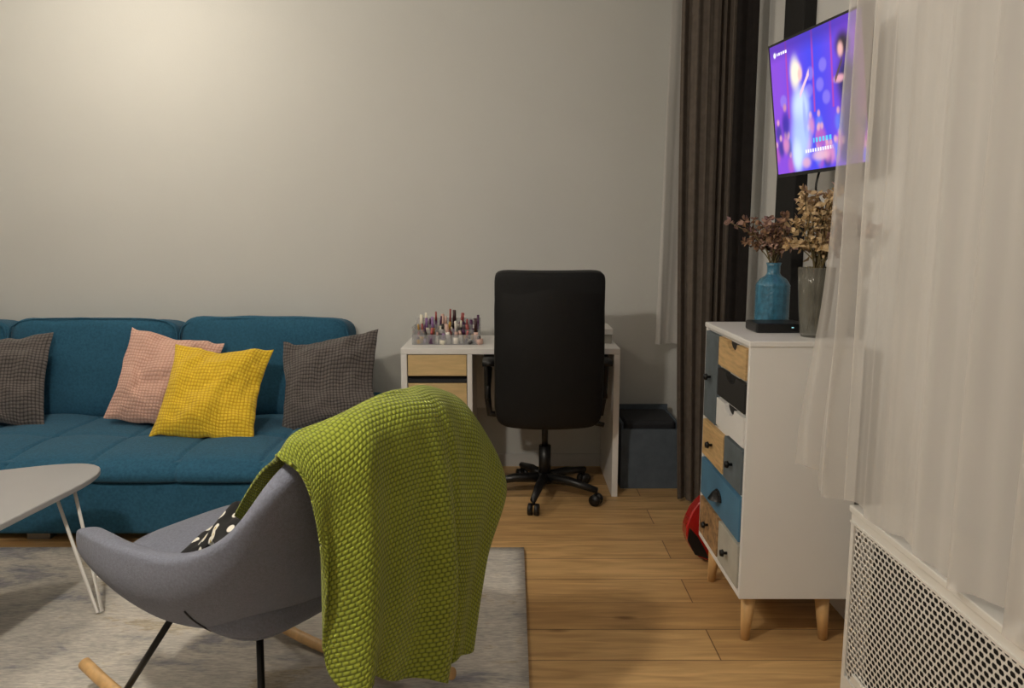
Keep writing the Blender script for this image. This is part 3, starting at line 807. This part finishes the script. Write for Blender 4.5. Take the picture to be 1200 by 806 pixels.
# ------------------------------------------------------------ radiator cover
rc = empty('radiator_cover')
RX = 0.945; RY0, RY1, RZ = -0.4, 2.0, 0.56
box('top_board', RX-0.006, XR-0.005, RY0, RY1+0.005, RZ-0.018, RZ, M['whitem'], rc, 0.003)
fr = MB()
fr.box(RX, RX+0.012, RY0, RY1, RZ-0.045, RZ-0.018); fr.box(RX, RX+0.012, RY0, RY1, 0.02, 0.06)
fr.box(RX, RX+0.012, RY1-0.018, RY1, 0.06, RZ-0.045); fr.box(RX, RX+0.012, RY0, RY0+0.018, 0.06, RZ-0.045)
fr.box(RX+0.012, XR-0.005, RY1-0.012, RY1, 0.02, RZ-0.018)
fr.box(RX, RX+0.03, RY1-0.03, RY1, 0, 0.02); fr.box(RX, RX+0.03, 0.5, 0.53, 0, 0.02)
fr.obj('frame', M['whitem'], rc, False)
lp = MB(); lp.box(RX-0.004, RX+0.0, RY0, RY1, RZ-0.048, RZ-0.042); lp.obj('lip', M['whitem'], rc, False)
V = []; F = []
cwid, chei = 0.021, 0.0150
rows = int((RZ-0.045-0.06)/chei); ncol = int((RY1-RY0-0.036)/cwid)
for r in range(rows):
    zb = 0.06+(RZ-0.105)*r/rows; zt = 0.06+(RZ-0.105)*(r+1)/rows; zc = (zb+zt)/2; hh = (zt-zb)
    for c_ in range(-1, ncol+1):
        ya = RY0+0.018+(c_+(0.5 if r % 2 else 0))*cwid; yb = ya+cwid
        if ya < RY0+0.017 or yb > RY1-0.007:
            continue
        yc = (ya+yb)/2
        outer = [(ya, zb), (yc, zb), (yb, zb), (yb, zc), (yb, zt), (yc, zt), (ya, zt), (ya, zc)]
        a = cwid*0.41; b_ = hh*0.35
        inner = [(yc-a*.62, zc-b_), (yc, zc-b_), (yc+a*.62, zc-b_), (yc+a, zc), (yc+a*.62, zc+b_), (yc, zc+b_), (yc-a*.62, zc+b_), (yc-a, zc)]
        n0 = len(V)
        V += [(RX+0.004, p[0], p[1]) for p in outer]+[(RX+0.004, p[0], p[1]) for p in inner]
        F += [(n0+i, n0+(i+1) % 8, n0+8+(i+1) % 8, n0+8+i) for i in range(8)]
obj('perforated_panel', V, F, M['whitem'], rc)
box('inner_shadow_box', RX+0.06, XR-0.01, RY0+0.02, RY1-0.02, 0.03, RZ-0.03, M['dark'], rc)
box('latch', RX-0.005, RX+0.004, 1.84, 1.93, 0.075, 0.10, M['whitem'], rc, 0.002)

# ------------------------------------------------------------ rocking armchair
ac_ = empty('rocking_armchair')
C = Vector((-0.67, 1.937, 0)); Fv = Vector((-.854, .52, 0)); Rv = Vector((.52, .854, 0))
def loc(f, r, z): return C+Fv*f+Rv*r+Vector((0, 0, z))
half = [((.345, .315, .556), (.320, .295, .445)), ((.24, .335, .570), (.23, .275, .390)), ((.08, .350, .576), (.08, .26, .350)),
        ((-.10, .352, .590), (-.06, .235, .350)), ((-.26, .34, .655), (-.14, .20, .365)), ((-.38, .30, .775), (-.20, .15, .38)),
        ((-.455, .19, .875), (-.235, .08, .39)), ((-.48, 0, .905), (-.245, 0, .39))]
full = [((a[0], -a[1], a[2]), (b_[0], -b_[1], b_[2])) for a, b_ in half]+[(a, b_) for a, b_ in half[-2::-1]]
rimP = [Vector(a) for a, b_ in full]; botP = [Vector(b_) for a, b_ in full]
def shell(u, v):
    a = catmull(rimP, u); b_ = catmull(botP, u)
    p = b_.lerp(a, v)
    o_ = Vector((p.x*0.9+0.0, p.y, 0)); o_ = o_.normalized() if o_.length > 1e-4 else Vector((-1, 0, 0))
    tip = min(1, min(u, 1-u)/0.12)
    p = p+o_*(0.045*math.sin(math.pi*v)*(0.35+0.65*tip))
    return loc(p.x, p.y, p.z)
sh_ = grid('shell', shell, 40, 10, M['chairfab'], ac_)
md = sh_.modifiers.new('s', 'SOLIDIFY'); md.thickness = 0.06; md.offset = -1
md = sh_.modifiers.new('ss', 'SUBSURF'); md.levels = 2; md.render_levels = 2
rot = Matrix(((Fv.x, Rv.x, 0, C.x), (Fv.y, Rv.y, 0, C.y), (0, 0, 1, 0), (0, 0, 0, 1)))
softbox('seat_cushion', 0.60, 0.52, 0.13, 4, M['chairfab'], rot @ T(0.05, 0, 0.415) @ R(-4, 'Y'), ac_, 16)
softbox('under_pan', 0.46, 0.44, 0.06, 5, M['chairfab'], rot @ T(0.02, 0, 0.355), ac_, 10)
softbox('inner_back', 0.12, 0.44, 0.40, 4, M['chairfab'], rot @ T(-0.28, 0, 0.63) @ R(-18, 'Y'), ac_, 12)
q = MB()
sl = []
for t in range(9):
    p = Vector(shell(0.225, 0.02+0.05*t)); p2 = C+Vector((0, 0, p.z)); sl.append(p+(p-p2).normalized()*0.001)
q.tube(sl, 0.002, 6); q.obj('seam', M['piping'], ac_)
q = MB()
for s_ in (-1, 1):
    pts = []
    for k in range(25):
        f_ = -0.44+0.92*k/24; pts.append(loc(f_, s_*0.25, 0.033+0.34*(f_-0.02)**2))
    q.tube(pts, 0.017, 12)
q.obj('rockers', M['oakleg'], ac_)
q = MB()
for s_ in (-1, 1):
    q.tube([loc(.13, s_*.17, .345), loc(.30, s_*.25, .065)], 0.009, 10)
    q.tube([loc(-.16, s_*.16, .375), loc(-.26, s_*.25, .06)], 0.009, 10)
    q.tube([loc(.30, s_*.25, .05), loc(.30, s_*.25, .08)], 0.011, 10)
q.tube([loc(.13, -.17, .34), loc(.13, .17, .34)], 0.009, 10); q.tube([loc(-.16, -.17, .37), loc(-.16, .17, .37)], 0.009, 10)
q.obj('metal_legs', M['blackmetal'], ac_)
pillow('floral_cushion', 0.33, 0.11, M['floral'], rot @ T(-0.035, -0.055, 0.552) @ R(90, 'Z') @ R(30, 'X') @ R(8, 'Z'), 8, 30)

# ------------------------------------------------------------ green throw
cols_ = [
 [(-.14, -.20, .650), (-.24, -.22, .750), (-.345, -.255, .825), (-.39, -.285, .853), (-.430, -.288, .845), (-.455, -.276, .825), (-.470, -.264, .805), (-.488, -.248, .780)],
 [(-.17, -.16, .63), (-.28, -.18, .76), (-.38, -.225, .87), (-.435, -.240, .886), (-.485, -.244, .83), (-.502, -.242, .70), (-.507, -.243, .56), (-.502, -.250, .39)],
 [(-.20, -.11, .63), (-.30, -.12, .77), (-.41, -.14, .898), (-.465, -.145, .924), (-.525, -.150, .865), (-.545, -.15, .70), (-.550, -.16, .52), (-.54, -.17, .345)],
 [(-.24, -.02, .64), (-.34, -.02, .79), (-.44, -.02, .917), (-.48, -.02, .939), (-.54, -.03, .885), (-.562, -.04, .70), (-.565, -.05, .50), (-.555, -.06, .29)],
 [(-.24, .08, .64), (-.34, .08, .79), (-.43, .09, .914), (-.475, .09, .938), (-.54, .10, .875), (-.572, .10, .68), (-.575, .085, .46), (-.56, .07, .235)],
 [(-.22, .15, .64), (-.32, .16, .78), (-.41, .19, .876), (-.455, .20, .908), (-.53, .22, .84), (-.560, .23, .66), (-.540, .20, .46), (-.53, .16, .235)],
 [(-.20, .20, .64), (-.29, .23, .75), (-.38, .27, .82), (-.43, .29, .850), (-.50, .32, .78), (-.550, .358, .62), (-.50, .315, .44), (-.47, .285, .245)],
]
cols_ = [[Vector(p) for p in c_] for c_ in cols_]
def throwf(u, v):
    row = [catmull(c_, v) for c_ in cols_]
    p = catmull(row, u)
    dn = max(0, v-0.45)/0.55; lf = min(1, u/0.14)
    fold = lf*(0.022*dn*math.sin(u*21+v*2.2)+0.012*dn*math.sin(u*37+v*5))+0.014*noise.noise(Vector((u*5, v*4, 2.2)))
    cr_u = 0.60+0.10*dn
    fold -= 0.040*dn*math.exp(-((u-cr_u)/0.030)**2)
    p = p+Vector((-fold, 0.006*math.sin(v*14+u*3)*dn*lf, 0.01*noise.noise(Vector((u*6, v*7, 9)))))
    if v > .95: p.z += 0.010*math.sin(u*26)*(v-.95)/.05
    return loc(p.x, p.y, p.z)
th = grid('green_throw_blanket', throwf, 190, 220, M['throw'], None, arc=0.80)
md = th.modifiers.new('s', 'SOLIDIFY'); md.thickness = 0.008; md.offset = 0

# ------------------------------------------------------------ lights
def lamp(name, loc_, power, col, radius=0.12):
    e_ = empty(name, (0, 0, 0))
    l = bpy.data.lights.new(name+'_bulb', 'POINT'); l.energy = power; l.color = col; l.shadow_soft_size = radius
    lo = bpy.data.objects.new('bulb', l); sc.collection.objects.link(lo); lo.location = loc_; lo.parent = e_
    q = MB(); q.tube([(loc_[0], loc_[1], loc_[2]+0.16), (loc_[0], loc_[1], ZC)], 0.006, 8)
    q.lathe([(0.03, loc_[2]+0.17), (0.10, loc_[2]+0.15), (0.16, loc_[2]+0.13)], loc_[0], loc_[1], 32)
    q.obj('fixture', M['whitem'], e_)
lamp('ceiling_lamp', (-1.05, 0.95, 2.12), 80, (1.0, 0.915, 0.79), 0.06)
lamp('ceiling_lamp.001', (-1.95, 3.1, 2.60), 32, (1.0, 0.885, 0.73), 0.12)
wd = bpy.data.worlds.new('night'); sc.world = wd; wd.use_nodes = True
wd.node_tree.nodes['Background'].inputs[0].default_value = (0.02, 0.025, 0.04, 1)
wd.node_tree.nodes['Background'].inputs[1].default_value = 0.5

# ------------------------------------------------------------ camera
cd = bpy.data.cameras.new('camera'); cam = bpy.data.objects.new('camera', cd); sc.collection.objects.link(cam)
cd.sensor_width = 36; cd.lens = 26.4; cd.clip_start = 0.02
cam.location = (0, 0, 1.3); cam.rotation_euler = (math.radians(90-8.2), 0, 0)
sc.camera = cam
